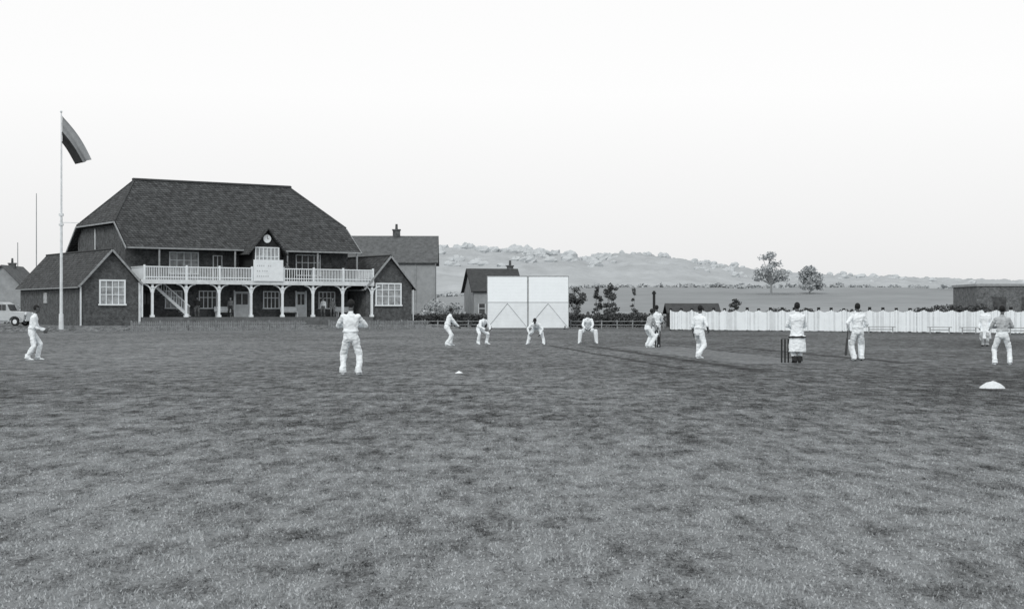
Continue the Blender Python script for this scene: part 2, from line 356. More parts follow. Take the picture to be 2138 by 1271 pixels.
for j in range(nv+1):
    for i in range(nu+1):
        u=i/nu; v=j/nv
        top=tl.lerp(tr,u)+Vector((0.12*math.sin(u*3.1),0,.15*math.sin(u*3.14))); bot=bl.lerp(brr,u)+Vector((-.05,0,.1*math.sin(u*3.14)))
        p=top.lerp(bot,v); p.y+=.16*math.sin(v*9+u*3)*u+.06*math.sin(v*17); b.v.append(tuple(p))
for j in range(nv):
    for i in range(nu):
        k=j*(nu+1)+i; b.f.append((k,k+1,k+nu+2,k+nu+1)); b.m.append(1 if (j+.5)/nv>.58 else 0)
b.obj('flag',['flag_l','flag_d'],parent=fp,smooth=True)
for (x,y,h,r) in ((-51.2,165,14.3,.07),(-64.5,200,10.6,.09)):
    b=MB(); b.tube((x,y,0),(x,y,h),r,r*.6,8,rnd=False); b.obj('mast_pole',['greywood'])
# ---------------------------------------------------------------- houses
def house(name,x0,x1,y0,y1,ze,zr,roofm,wallm,ridge='x',chim=[],hipin=0,rot=0,wins=[]):
    e=empty(name,((x0+x1)/2,(y0+y1)/2,0),rot); hx=(x1-x0)/2; hy=(y1-y0)/2
    b=MB(); b.box(-hx,hx,-hy,hy,0,ze)
    if ridge=='x':
        b.add([(-hx,-hy,ze),(-hx,hy,ze),(-hx,0,zr-.15),(hx,-hy,ze),(hx,hy,ze),(hx,0,zr-.15)],[(0,2,1),(3,4,5)])
    else:
        b.add([(-hx,-hy,ze),(hx,-hy,ze),(0,-hy,zr-.15),(-hx,hy,ze),(hx,hy,ze),(0,hy,zr-.15)],[(0,1,2),(3,5,4)])
    b.obj('walls',[wallm],parent=e)
    b=MB(); o=.35
    if ridge=='x':
        rx=hx+o-hipin; sl=(zr-ze)/hy; el=ze-o*sl
        b.add([(-hx-o,-hy-o,el),(hx+o,-hy-o,el),(rx,0,zr),(-rx,0,zr),(-hx-o,hy+o,el),(hx+o,hy+o,el)],[(0,1,2,3),(5,4,3,2)]+([(0,3,4),(1,5,2)] if hipin else []))
    else:
        sl=(zr-ze)/hx; el=ze-o*sl; ry=hy+o
        b.add([(-hx-o,-ry,el),(0,-ry,zr),(hx+o,-ry,el),(-hx-o,ry,el),(0,ry,zr),(hx+o,ry,el)],[(0,1,4,3),(1,2,5,4)])
    r=b.obj('roof',[roofm],parent=e); md=r.modifiers.new('t','SOLIDIFY'); md.thickness=.14; md.offset=-1
    for (cx,cy,w,zt) in chim:
        b=MB(); b.box(cx-w,cx+w,cy-w*.8,cy+w*.8,ze-.5,zt); b.box(cx-w-.07,cx+w+.07,cy-w*.8-.07,cy+w*.8+.07,zt+.002,zt+.15); b.tube((cx,cy,zt+.1),(cx,cy,zt+.75),.16,.13,8,rnd=False)
        b.obj('chimney',['brick'],parent=e)
    for (wx,wz,ww,wh) in wins:
        b=MB(); b.box(wx,wx+ww,-hy-.03,-hy-.005,wz,wz+wh,0)
        b.box(wx-.06,wx+ww+.06,-hy-.05,-hy-.032,wz+wh*.48,wz+wh*.54,1); b.box(wx-.08,wx,-hy-.05,-hy-.005,wz,wz+wh,1); b.box(wx+ww,wx+ww+.08,-hy-.05,-hy-.005,wz,wz+wh,1)
        b.obj('house_window',['glass','white2'],parent=e)
    return e
house('rendered_house',-19.2,-8.8,172,181,7.3,10.3,'tile2','render','x',chim=[(.7,0,.42,10.9)],rot=math.radians(2))
b=MB(); b.beam((3.0,-4.56,7.0),(3.0,-4.56,.2),.1); b.obj('rain_pipe',['greywood'],parent=bpy.data.objects['rendered_house'])
house('brick_cottage',-5.2,.4,180,188,4.2,6.75,'tile3','render','x',chim=[(2.2,0,.35,7.0)],rot=math.radians(10),wins=[(-2.2,1.4,.7,1.1)])
house('distant_house',-66.5,-60,190,198,4.2,7.4,'tile2','render','y',chim=[(0,0,.4,7.6)])
e=empty('flat_roofed_building',(66,192,0))
b=MB(); b.box(-9,14,-4,6,0,4.7); b.obj('walls',['brick2'],parent=e)
b=MB(); b.box(-9.15,14.15,-4.15,6.15,4.703,5.0); b.obj('parapet',['greywood'],parent=e)
b=MB()
for x in (-7,-3.5,0,3.5,7): b.box(x,x+1.6,-4.06,-4.01,1.6,3.4)
b.obj('windows',['glass'],parent=e)
house('dark_shed',16.3,21.2,158,162,1.6,2.45,'tile3','timber','x')
# ---------------------------------------------------------------- sight screen
e=empty('sight_screen',(1.42,137,0))
b=MB()
for sx in (0,1):
    xa=-3.6+3.66*sx; xb=xa+3.55
    for r in range(8):
        z=2.42+r*.283; b.box(xa,xb,-.03,0,z,z+.281,0)
    for r in range(8):
        z=.12+r*.283; b.box(xa,xb,-.03,0,z,z+.281,1)
b.obj('boards',['board','canvas'],parent=e)
b=MB()
for x in (-3.62,-.02,3.62): b.box(x-.04,x+.04,.005,.1,.1,4.72)
for z in (.1,2.37,4.68): b.box(-3.6,3.6,.101,.16,z,z+.08)
for xa,xb in ((-3.55,-.1),(.05,3.55)):
    b.beam((xa,-.05,.2),((xa+xb)/2,-.05,2.3),.04,.03); b.beam((xb,-.05,.2),((xa+xb)/2,-.05,2.3),.04,.03)
b.box(-.07,.07,-.045,-.032,.1,4.7); b.box(-3.6,3.6,-.045,-.032,2.375,2.415); b.box(-3.66,-3.61,-.045,-.0,.1,4.76); b.box(3.61,3.66,-.045,-.0,.1,4.76); b.box(-3.61,3.61,-.045,-.032,4.68,4.75)
for x in (-3.3,0,3.3): b.beam((x,.1,3.6),(x,1.9,.1),.08); b.beam((x,-.8,.12),(x,2.0,.12),.1)
b.obj('frame',['greywood'],parent=e)
b=MB()
for x in (-3.3,3.3):
    for y in (-.6,1.8): b.tube((x-.05,y,.15),(x+.05,y,.15),.15,.15,14,rnd=False)
b.obj('wheels',['rubber'],parent=e)
# ---------------------------------------------------------------- white board fence
F0=Vector((13.4,130,0)); F1=Vector((35.7,107,0)); FD=(F1-F0).normalized(); FL=(F1-F0).length+14
frz=math.atan2(FD.y,FD.x)
b=MB(); x=0
while x<FL:
    ph=(x%1.15)/1.15; z=1.52+.17*(abs(ph-.5)*2)**2+random.uniform(-.015,.015)
    off=random.uniform(-.02,.02)
    b.box(x,x+.134,-.02+off,.0+off,.04+random.uniform(0,.05),z,0 if random.random()<.75 else 1); x+=.144
k=0
while k<FL: b.box(k-.10,k+.10,.03,.16,0,1.86+random.uniform(-.05,.05),2); k+=1.15
b.box(0,FL,.022,.029,.4,.5,1); b.box(0,FL,.022,.029,1.2,1.3,1)
M['fencew']=mat('whitewashed_boards',0.86,0.05,1.5,.9); M['fencew2']=mat('whitewashed_boards_worn',0.72,0.10,1.5,.9)
b.obj('white_board_fence',['fencew','fencew2','timber'],loc=F0,rotz=frz)
def bench(x,y,L):
    b=MB(); b.box(-L/2,L/2,-.16,.16,.42,.47)
    for s in (-1,1):
        xx=s*(L/2-.2); b.box(xx-.04,xx+.04,-.13,.13,0,.419)
    b.beam((-L/2+.2,0,.25),(L/2-.2,0,.25),.04,.06)
    b.obj('park_bench',['greywood'],loc=(x,y,0),rotz=frz+math.radians(30))
for (x,y,L) in ((27.0,112.2,2.1),(30.3,108.6,1.7),(31.9,107,1.3),(34.6,104.5,1.6)): bench(x,y,L)
# ---------------------------------------------------------------- vegetation
def leaf_cloud(name,blobs,n,size,m,shell=.5):
    vols=np.array([bb[3]*bb[4]*bb[5] for bb in blobs])**.67; pr=vols/vols.sum(); idx=rng.choice(len(blobs),n,p=pr); B=np.array(blobs)[idx]
    d=rng.normal(size=(n,3)); d/=np.linalg.norm(d,axis=1)[:,None]; r=rng.random(n)**shell
    c=B[:,:3]+d*B[:,3:6]*r[:,None]
    c[:,2]=np.maximum(c[:,2],.03)
    u=rng.normal(size=(n,3)); u/=np.linalg.norm(u,axis=1)[:,None]; t=rng.normal(size=(n,3)); v=np.cross(u,t); v/=np.linalg.norm(v,axis=1)[:,None]
    s=size*(.5+rng.random(n))[:,None]
    V=np.stack([c-u*s-v*s*.3,c+u*s*.2-v*s*.7,c+u*s+v*s*.3,c-u*s*.2+v*s*.7],1)
    return tri_mesh(name,V,4,[m])
def blobs_row(x0,x1,y,zc,r,step,yj=.5):
    out=[];x=x0
    while x<x1:
        k=random.uniform(.9,1.1); out.append((x,y+random.uniform(-yj,yj),zc*k,r*k*1.3,r,zc*k*.9)); x+=step*random.uniform(.6,1.0)
    return out
leaf_cloud('garden_hedge',blobs_row(-9.5,-1.5,150,.70,.8,.6,.2),9000,.10,'hedge')
leaf_cloud('garden_hedge',blobs_row(5.5,14.5,150,.74,.8,.6,.2),11000,.10,'hedge')
leaf_cloud('garden_hedge',blobs_row(46,60,170,.6,1.0,1.2,1),4000,.16,'hedge')
def prail(loc,Ln):
    b=MB(); x=0
    while x<Ln: b.box(x-.05,x+.05,-.05,.05,0,.8); x+=1.4
    b.box(-.05,Ln-.1,-.08,-.052,.66,.73); b.box(-.05,Ln-.1,-.08,-.052,.34,.41)
    b.obj('post_and_rail_fence',['fencegrey'],loc=loc)
prail((5.3,138.5,0),8.6); prail((-9.6,140.5,0),7.2)
def tree(name,x,y,h,w,leafm,barkm,n,leafs,base=0,trunkf=.3,k=9,gap=1.0,limb=1.0):
    e=empty(name,(x,y,base)); b=MB(); th=h*trunkf
    b.tube((0,0,-.3),(0,0,th+.2*h),.035*h*limb,.022*h*limb,8,rnd=False); bl=[]
    for i in range(k):
        a=i*2.4+random.random(); rr=w*.5*random.uniform(.3,.8); zz=th+(h-th)*random.uniform(.1,.85)
        zf=(zz-th)/(h-th); rr*=1.15-.55*zf
        p=Vector((rr*math.cos(a),rr*math.sin(a),zz)); mid=Vector((p.x*.4,p.y*.4,th*.9+(zz-th)*.45))
        b.tube((0,0,th*.8),mid,.018*h*limb,.012*h*limb,6,rnd=False); b.tube(mid,p,.012*h*limb,.005*h*limb,6,rnd=False)
        s=w*random.uniform(.12,.22)*gap; bl.append((p.x,p.y,p.z,s*1.3,s*1.3,s*random.uniform(.7,1.1)))
    bl.append((0,0,h*.9,w*.2*gap,w*.2*gap,h*.09))
    b.obj('trunk_and_limbs',[barkm],parent=e); o=leaf_cloud('crown',bl,n,leafs,leafm); o.parent=e; return e
tree('garden_tree',6.6,158,4.2,2.3,'shrub','bark',1500,.10,trunkf=.1,k=14,limb=.5)
tree('garden_tree',8.9,160,4.4,1.1,'shrub','bark',900,.09,trunkf=.08,k=14,gap=1.2,limb=.4)
tree('garden_tree',10.3,160,4.6,1.9,'shrub','bark',1600,.10,trunkf=.08,k=16,limb=.5)
tree('garden_tree',12.7,160,4.2,.8,'shrub','bark',600,.08,trunkf=.08,k=14,gap=1.3,limb=.4)
tree('garden_tree',23.3,160,3.0,1.7,'shrub','bark',900,.1,trunkf=.1,k=12,limb=.5)
b=MB(); b.box(-.12,.12,-.12,.12,0,3.6); b.box(-.2,.2,-.15,.15,3.3,3.45); b.obj('gate_post',['timber'],loc=(13.9,150,0))
leaf_cloud('shrub',[(48,168,1.1,3,1.5,1.3),(45,168,.9,2.5,1.5,1.1),(51,168,1.1,2.5,1.5,1.3)],4000,.16,'shrub')
leaf_cloud('shrub',[(30,172,.9,2,1.5,1.1),(33,172,.8,1.5,1.5,1.2),(38,172,.7,2.5,1.5,1.15)],3000,.16,'shrub')
leaf_cloud('shrub',[(-8.3,164,1.1,1.6,1.2,1.9),(-6.4,166,1.1,1.5,1.2,1.5)],2200,.14,'hazetree')
leaf_cloud('shrub',[(-56,160,1.2,2.5,2,1.6),(-52,162,1,2,2,1.3)],3000,.16,'hazetree')
# ---------------------------------------------------------------- hills
def hill(name,ypts,ystep,prof,m,nseed,amp,bump=0):
    us=np.array([p[0] for p in prof],float); zs=np.array([p[1] for p in prof],float)
    xsn=np.concatenate([np.linspace(us[0],-200,40)[:-1],np.linspace(-200,420,480),np.linspace(420,us[-1],40)[1:]]); b=MB()
    z=np.interp(xsn,us,zs); z=np.convolve(np.pad(z,6,mode='edge'),np.ones(13)/13,'valid')
    yv_=np.arange(ypts[0][0],ypts[-1][0]+1,ystep); fv=np.interp(yv_,[p[0] for p in ypts],[p[1] for p in ypts])
    for yv,f in zip(yv_,fv):
        for i,x in enumerate(xsn):
            nn=noise.noise(Vector((x*.02,yv*.01,nseed)))*amp
            nn+=(noise.noise(Vector((x*.07,yv*.07,nseed)))+.7*noise.noise(Vector((x*.2,yv*.2,nseed)))+.4*noise.noise(Vector((x*.45,yv*.3,nseed))))*bump
            b.v.append((x,yv,(z[i]+nn)*f-(1 if f<=0 else 0)))
    k=len(xsn); nyv=len(yv_)
    for j in range(nyv-1):
        for i in range(k-1): b.f.append((j*k+i,j*k+i+1,(j+1)*k+i+1,(j+1)*k+i)); b.m.append(0)
    return b.obj(name,[m],smooth=True)
K=900/3200
profA=[(-2500,6)]+[((u-1069)*K,1.5+(652-v)*K) for u,v in ((-900,640),(100,636),(500,600),(850,532),(930,520),(1060,524),(1160,529),(1220,541),(1300,529),(1350,533),(1450,553),(1560,565),(1700,576),(1900,582),(2138,590),(2600,600))]+[(2500,6)]
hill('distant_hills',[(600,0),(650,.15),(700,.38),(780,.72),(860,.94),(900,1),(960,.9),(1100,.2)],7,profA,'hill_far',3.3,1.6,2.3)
K2=430/3200
profB=[(-1500,2)]+[((u-1069)*K2,1.5+(652-v)*K2) for u,v in ((-600,640),(300,636),(900,620),(1200,602),(1400,598),(1600,600),(1800,598),(2138,604),(2600,610))]+[(1500,3)]
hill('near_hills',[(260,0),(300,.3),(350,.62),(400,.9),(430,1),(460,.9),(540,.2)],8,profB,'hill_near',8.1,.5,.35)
def woods(name,y,K,pts,n,size,m,hh,lift=.2):
    us=[p[0] for p in pts]; vs_=[p[1] for p in pts]; bl=[]; u=us[0]
    while u<us[-1]:
        v=np.interp(u,us,vs_); r=hh*random.uniform(.5,1.1); bl.append(((u-1069)*K,y+random.uniform(-8,8),1.5+(652-v)*K+r*lift,r*random.uniform(.9,1.6),r,r*random.uniform(.6,1.1))); u+=hh/K*random.uniform(.35,1.3)
    return leaf_cloud(name,bl,n,size,m)
# woodland, mist painted into its pale colour: small lumpy canopies scattered on the upper slopes of the far ridge
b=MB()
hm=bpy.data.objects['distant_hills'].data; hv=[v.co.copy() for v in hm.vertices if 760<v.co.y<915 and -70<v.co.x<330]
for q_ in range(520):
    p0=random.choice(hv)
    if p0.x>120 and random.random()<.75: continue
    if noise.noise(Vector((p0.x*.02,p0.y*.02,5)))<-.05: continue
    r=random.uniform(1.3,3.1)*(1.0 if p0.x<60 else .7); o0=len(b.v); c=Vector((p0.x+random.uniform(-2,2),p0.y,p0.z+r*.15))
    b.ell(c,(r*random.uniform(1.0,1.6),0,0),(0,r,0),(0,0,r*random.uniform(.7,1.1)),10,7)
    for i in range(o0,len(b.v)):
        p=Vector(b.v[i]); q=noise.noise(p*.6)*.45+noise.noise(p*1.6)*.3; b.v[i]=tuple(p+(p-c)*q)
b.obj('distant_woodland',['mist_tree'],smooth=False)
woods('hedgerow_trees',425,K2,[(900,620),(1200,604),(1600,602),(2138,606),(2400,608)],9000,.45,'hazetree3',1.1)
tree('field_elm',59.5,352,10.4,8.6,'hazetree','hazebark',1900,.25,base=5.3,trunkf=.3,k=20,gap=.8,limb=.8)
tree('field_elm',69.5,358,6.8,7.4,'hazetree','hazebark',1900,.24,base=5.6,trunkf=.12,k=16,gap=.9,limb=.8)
# ---------------------------------------------------------------- parked car
car=empty('parked_car',(-40.55,122.6,.42),math.radians(-12))
def prism(b,pts,y0,y1,mi,taper=0):
    n_=len(pts)
    vs=[(x,y0+(taper if z>1.05 else 0),z) for x,z in pts]+[(x,y1-(taper if z>1.05 else 0),z) for x,z in pts]
    b.add(vs,[tuple(range(n_)),tuple(range(n_,2*n_))[::-1]]+[(i,n_+i,n_+(i+1)%n_,(i+1)%n_) for i in range(n_)],mi)
b=MB(); prism(b,[(-2.0,.4),(2.0,.4),(2.05,.9),(1.95,1.12),(.75,1.18),(.45,1.76),(.1,1.90),(-1.3,1.90),(-1.75,1.75),(-2.05,1.1),(-2.1,.7)],-.68,.68,0,.07)
o=b.obj('body',['carpaint'],parent=car); md=o.modifiers.new('b','BEVEL'); md.width=.07; md.segments=3
b=MB()
for y in (-.7,.7):
    for xc in (-1.35,1.35):
        pts=[(xc+.52*math.cos(t),y*1.1,.36+.44*math.sin(t)) for t in np.linspace(-.1,math.pi+.1,10)]
        for p,q in zip(pts[:-1],pts[1:]): b.beam(p,q,.3,.05)
    b.beam((-.85,y*1.1,.36),(.85,y*1.1,.36),.28,.05)
b.box(2.06,2.12,-.42,.42,.5,1.1,1)
for y in (-.5,.5): b.ell((2.1,y,.95),(.1,0,0),(0,.14,0),(0,0,.14),mi=1)
b.beam((2.25,-.8,.45),(2.25,.8,.45),.06,.12,1)
b.obj('mudguards_and_lamps',['carpaint','white2'],parent=car)
b=MB()
for y in (-.64,.64):
    for x0,x1 in ((-1.55,-.75),(-.65,.05),(.12,.42)): b.box(x0,x1,y-.012 if y>0 else y-.02,y+.02 if y>0 else y+.012,1.26,1.70)
b.add([(.80,-.5,1.2),(.80,.5,1.2),(.53,.5,1.70),(.53,-.5,1.70)],[(0,1,2,3)])
b.obj('car_windows',['glass'],parent=car)
b=MB()
for y in (-.78,.78):
    for xc in (-1.35,1.35): b.tube((xc,y-.08,.34),(xc,y+.08,.34),.34,.34,20,rnd=False); b.tube((xc,y-.1,.34),(xc,y+.1,.34),.18,.18,14,mi=1,rnd=False)
b.obj('wheels',['rubber','white2'],parent=car)
# ---------------------------------------------------------------- stumps, sawdust
def stumps(loc):
    b=MB()
    for s in (-1,0,1): b.tube((s*.1,0,0),(s*.1,0,.70),.024,.024,8,rnd=False); b.ell((s*.1,0,.70),(.024,0,0),(0,.024,0),(0,0,.012),8,5)
    for s in (-1,1): b.tube((s*.05-.04,0,.722),(s*.05+.04,0,.722),.009,.009,6,rnd=False)
    b.obj('cricket_stumps',['timber'],loc=loc,rotz=.05)
stumps((8.14,45.7,0)); stumps((6.25,65.8,0))
b=MB(); nr,na=10,32
for j in range(nr+1):
    r=j/nr
    for i in range(na):
        t=2*math.pi*i/na; rr=.26*r*(1+.14*noise.noise(Vector((math.cos(t)*1.5,math.sin(t)*1.5,1))))
        z=.13*max(0,(1-r**2.2))+.03*noise.noise(Vector((rr*math.cos(t)*14,rr*math.sin(t)*14,3)))*(1-r)-.005*(r==1); b.v.append((rr*math.cos(t),rr*math.sin(t),z))
for j in range(nr):
    for i in range(na): b.f.append((j*na+i,(j+1)*na+i,(j+1)*na+(i+1)%na,j*na+(i+1)%na)); b.m.append(0)
b.obj('sawdust_heap',['sawdust'],loc=(9.53,30.4,0),smooth=True)
b=MB(); b.add([(-.1,0,.01),(.02,-.04,.015),(.1,.02,.02),(0,.05,.07)],[(0,1,2,3),(0,1,3),(1,2,3)]); b.obj('paper_scrap',['white'],loc=(-1.3,37.5,0))
# ---------------------------------------------------------------- people
def ik(a,t,l1,l2,pole):
    a=Vector(a);t=Vector(t);d=t-a;D=min(d.length,(l1+l2)*.999); d.normalize(); t=a+d*D
    x=(l1*l1-l2*l2+D*D)/(2*D); h=math.sqrt(max(l1*l1-x*x,0)); p=Vector(pole); p=(p-d*p.dot(d)).normalized()
    return a+d*x+p*h,t
def person(name,x,y,yaw,H=1.8,pel=(0,0,.93),lean=0,feet=((-.13,0,8),(.13,0,-8)),hands=((-.25,.05,.82),(.25,.05,.82)),poles=((-.6,-1,0),(.6,-1,0)),
           head=0,headyaw=0,top='flannel',legs='flannel',shoe='shoe',coat=None,pads=False,bat=None,cap=False,kneeout=0.2,sleeve=True,tied=False,seed=0,z0=0,skin='skin'):
    mats=[top,legs,shoe,skin,'hair','shoe',coat or top,'dark']
    TOP,LEG,SH,SK,HR,PAD,CO,DK=range(8)
    B=MB(); S=[]
    def T(p0,p1,r0,r1,lab,n=12): B.tube(p0,p1,r0,r1,n); S.append((Vector(p0),Vector(p1),(r0+r1)/2,lab))
    Pv=Vector(pel); L=math.radians(lean); s=Vector((0,math.sin(L),math.cos(L))); f=Vector((0,math.cos(L),-math.sin(L))); sd=Vector((1,0,0))
    ex=1.12 if coat else 1.0
    rings=[(-.13,.10,.085),(-.08,.16,.115),(0,.175,.125),(.10,.162,.115),(.2,.168,.118),(.32,.19,.125),(.42,.195,.12),(.48,.165,.10),(.53,.085,.075),(.57,.06,.06)]
    B.loft([(Pv+s*t,sd*rx*ex,f*ry*ex) for t,rx,ry in rings],18)
    S.append((Pv-s*.1-sd*.06,Pv+s*.06-sd*.06,.13,LEG if not coat else CO)); S.append((Pv-s*.1+sd*.06,Pv+s*.06+sd*.06,.13,LEG if not coat else CO))
    for q in (-.07,0,.07): S.append((Pv+s*.14+sd*q,Pv+s*.47+sd*q,.13,TOP if not coat else CO))
    if not coat:
        B.loft([(Pv+s*t,sd*r,f*r2) for t,r,r2 in ((.075,.16,.11),(.09,.185,.136),(.12,.188,.138),(.17,.165,.116))],18)
    hp=math.radians(lean*.35+head); hy=math.radians(headyaw)
    nb=Pv+s*.52; R=Matrix.Rotation(hy,3,'Z')@Matrix.Rotation(-hp,3,'X'); hu=R@Vector((0,0,1)); hf=R@Vector((0,1,0)); hs=R@Vector((1,0,0))
    nt=nb+(s*.5+hu*.5).normalized()*.09; T(nb-s*.02,nt+hu*.03,.06,.056,SK)
    hc=nt+hu*.13+hf*.02
    B.ell(hc+hu*.02,hs*.078,hf*.098,hu*.105,18,12); B.ell(hc-hu*.055+hf*.025,hs*.058,hf*.07,hu*.065,14,9)
    B.ell(hc-hu*.012+hf*.1,hs*.014,hf*.022,hu*.026,8,6)
    for q in (-1,1): B.ell(hc+hs*.08*q-hf*.005-hu*.005,hs*.012,hf*.02,hu*.032,8,6)
    B.ell(hc+hu*.04-hf*.018,hs*.086,hf*.1,hu*.1,16,10)
    if cap:
        B.ell(hc+hu*.07,hs*.09,hf*.108,hu*.065,16,8); B.ell(hc+hu*.06+hf*.12,hs*.06,hf*.06,hu*.012,12,5)
    S.append((hc-hu*.04,hc+hu*.04,.09,SK))
    ends=[]
    for i,q in enumerate((-1,1)):
        sh=Pv+s*.45+sd*.185*q; el,wr=ik(sh,hands[i],.30,.27,poles[i])
        B.tube(sh-sd*.06*q,sh,.075,.068,12); lab=TOP if not coat else CO
        T(sh,el,.066,.054,lab)
        if sleeve: T(el,wr-(wr-el).normalized()*.02,.054,.043,lab)
        else: T(el,wr,.044,.032,SK)
        d=(wr-el).normalized(); hdv=(d+Vector((0,.25,-.15))).normalized(); pc=wr+hdv*.045
        n_=Vector((-q,0.2,0)); n_=(n_-hdv*n_.dot(hdv)).normalized(); wv=hdv.cross(n_).normalized()
        B.ell(pc,wv*.042,n_*.02,hdv*.056,10,7); B.tube(wr,pc,.03,.026,8); S.append((wr+hdv*.015,pc+hdv*.04,.03,SK)); ends.append((wr,hdv,n_,wv,pc,q))
    for i,q in enumerate((-1,1)):
        fx,fy,fyaw=feet[i]; hip=Pv+sd*.09*q-Vector((0,0,.04)); ank=Vector((fx,fy,.10)); fa=math.radians(fyaw); fd=Vector((-math.sin(fa),math.cos(fa),0))
        kn,an=ik(hip,ank,.435,.42,fd+sd*q*kneeout)
        if (ank-hip).length>.853: an=ank; kn=(hip+ank)/2+fd*.015
        T(hip,kn,.100,.083,LEG,14); T(kn,an+Vector((0,0,.03)),.080,.074,LEG,14)
        B.loft([(an+Vector((0,0,.10)),sd*.07,Vector((0,.08,0))),(an,sd*.080,Vector((0,.095,0))),(an-Vector((0,0,.035)),sd*.084,Vector((0,.102,0)))],14)
        S.append((an+Vector((0,0,.06)),an-Vector((0,0,.02)),.085,LEG))
        heel=Vector((an.x,an.y,0))-fd*.055; toe=heel+fd*.25; fs_=fd.cross(Vector((0,0,1)))
        B.loft([(heel+Vector((0,0,.045))-fd*.02,fs_*.01,Vector((0,0,.015))),(heel+Vector((0,0,.045)),fs_*.034,Vector((0,0,.045))),(heel+fd*.1+Vector((0,0,.045)),fs_*.04,Vector((0,0,.045))),(heel+fd*.19+Vector((0,0,.034)),fs_*.048,Vector((0,0,.034))),(toe+Vector((0,0,.025)),fs_*.03,Vector((0,0,.02))),(toe+fd*.02+Vector((0,0,.02)),fs_*.008,Vector((0,0,.008)))],14)
        S.append((heel+Vector((0,0,.02)),toe+Vector((0,0,.02)),.04,SH))
        if pads:
            o_=fd*.035; up=(kn-an).normalized()
            B.loft([(an+o_+up*t,fs_*r,fd*r2) for t,r,r2 in ((-.04,.06,.05),(-.02,.085,.07),(.2,.1,.075),(.40,.11,.085),(.56,.105,.07),(.6,.07,.04))],14)
            S.append((an+o_,kn+o_*1.5+up*.12,.10,PAD))
    if coat:
        bz=.33
        B.loft([(Pv+s*.12,sd*.178,f*.13),(Vector((Pv.x,Pv.y,Pv.z-.05)),sd*.205,f*.15),(Vector((Pv.x,Pv.y,.6)),sd*.245,f*.18),(Vector((Pv.x,Pv.y,bz+.03)),sd*.265,f*.205),(Vector((Pv.x,Pv.y,bz)),sd*.26,f*.2)],22)
        for q in (-.12,0,.12): S.append((Vector((q,Pv.y,Pv.z)),Vector((q*1.3,Pv.y,bz+.06)),.19,CO))
    if tied:
        B.loft([(Vector((0,Pv.y,.72)),sd*.20,f*.15),(Vector((0,Pv.y,.74)),sd*.265,f*.2),(Vector((0,Pv.y,.80)),sd*.265,f*.2),(Vector((0,Pv.y,.82)),sd*.2,f*.15)],22)
    tmp=B.obj('tmp',[]); md=tmp.modifiers.new('r','REMESH'); md.mode='VOXEL'; md.voxel_size=.0125; md.use_smooth_shade=True
    sm=tmp.modifiers.new('s','SMOOTH'); sm.iterations=2; sm.factor=.5
    dg=bpy.context.evaluated_depsgraph_get(); me=bpy.data.meshes.new_from_object(tmp.evaluated_get(dg))
    bpy.data.objects.remove(tmp); me.materials.clear()
    nf=len(me.polygons); C=np.zeros(nf*3); me.polygons.foreach_get('center',C); C=C.reshape(-1,3)
    best=np.full(nf,9.0); lab=np.zeros(nf,int)
    for p0,p1,r,l in S:
        a=np.array(p0);d=np.array(p1)-a;t=np.clip(((C-a)@d)/max(d@d,1e-9),0,1); dist=np.linalg.norm(C-(a+t[:,None]*d),axis=1)-r
        k=dist<best; best[k]=dist[k]; lab[k]=l
    rel=C-np.array(hc); lu=rel@np.array(hu); lf=rel@np.array(hf); near=np.linalg.norm(rel,axis=1)<.2
    ishead=near&(lab==SK)
    hair=ishead&((lu>.055)|((lu>-.03)&(lf<.0))|((lu>-.07)&(lf<-.045)))
    lab[hair]=HR
    if cap: lab[ishead&(lu>.045)]=DK if cap=='dark' else PAD
    if tied:
        bd=(abs(C[:,2]-.77)<.028)&(lab==CO); lab[bd]=DK
    for m_ in mats: me.materials.append(M[m_])
    me.polygons.foreach_set('material_index',lab.astype(np.int32)); me.polygons.foreach_set('use_smooth',[True]*nf)
    nv_=len(me.vertices); vl=np.zeros(nv_)
    for p in me.polygons:
        if lab[p.index] in (TOP,LEG,CO):
            for vi in p.vertices: vl[vi]=1
    co=[v.co.copy() for v in me.vertices]; no=[v.normal.copy() for v in me.vertices]
    for i_ in range(nv_):
        if vl[i_]:
            c_=co[i_]; q=noise.noise(Vector((c_.x*9+seed,c_.y*9,c_.z*5)))*.022+noise.noise(Vector((c_.x*14,c_.y*14+seed,c_.z*20)))*.014
            me.vertices[i_].co=c_+no[i_]*q
    o=bpy.data.objects.new(name,me); COL.objects.link(o)
    F=MB()
    for wr,hd,n_,wv,pc,q in ends:
        for j,(of,ln) in enumerate(((-.03,.062),(-.010,.075),(.010,.072),(.029,.058))):
            r0=pc+hd*.042+wv*of; k1=r0+hd*ln*.5+n_*.012; k2=k1+hd*ln*.3+n_*.028; F.tube(r0,k1,.0095,.009,6); F.tube(k1,k2,.009,.0075,6)
        tb=pc-wv*.036-hd*.005; F.tube(tb,tb-wv*.022+hd*.028+n_*.012,.011,.0095,6); F.tube(tb-wv*.022+hd*.028+n_*.012,tb-wv*.022+hd*.052+n_*.02,.0095,.008,6)
    for q in (-1,1): F.ell(hc+hs*.03*q+hf*.089+hu*.012,hs*.013,hf*.008,hu*.007,8,5,mi=1); F.ell(hc+hs*.03*q+hf*.094+hu*.03,hs*.018,hf*.005,hu*.004,8,5,mi=1)
    F.ell(hc+hf*.092-hu*.05,hs*.022,hf*.006,hu*.005,8,5,mi=1)
    F.obj('fingers_and_features',[skin,'hair'],parent=o,smooth=True)
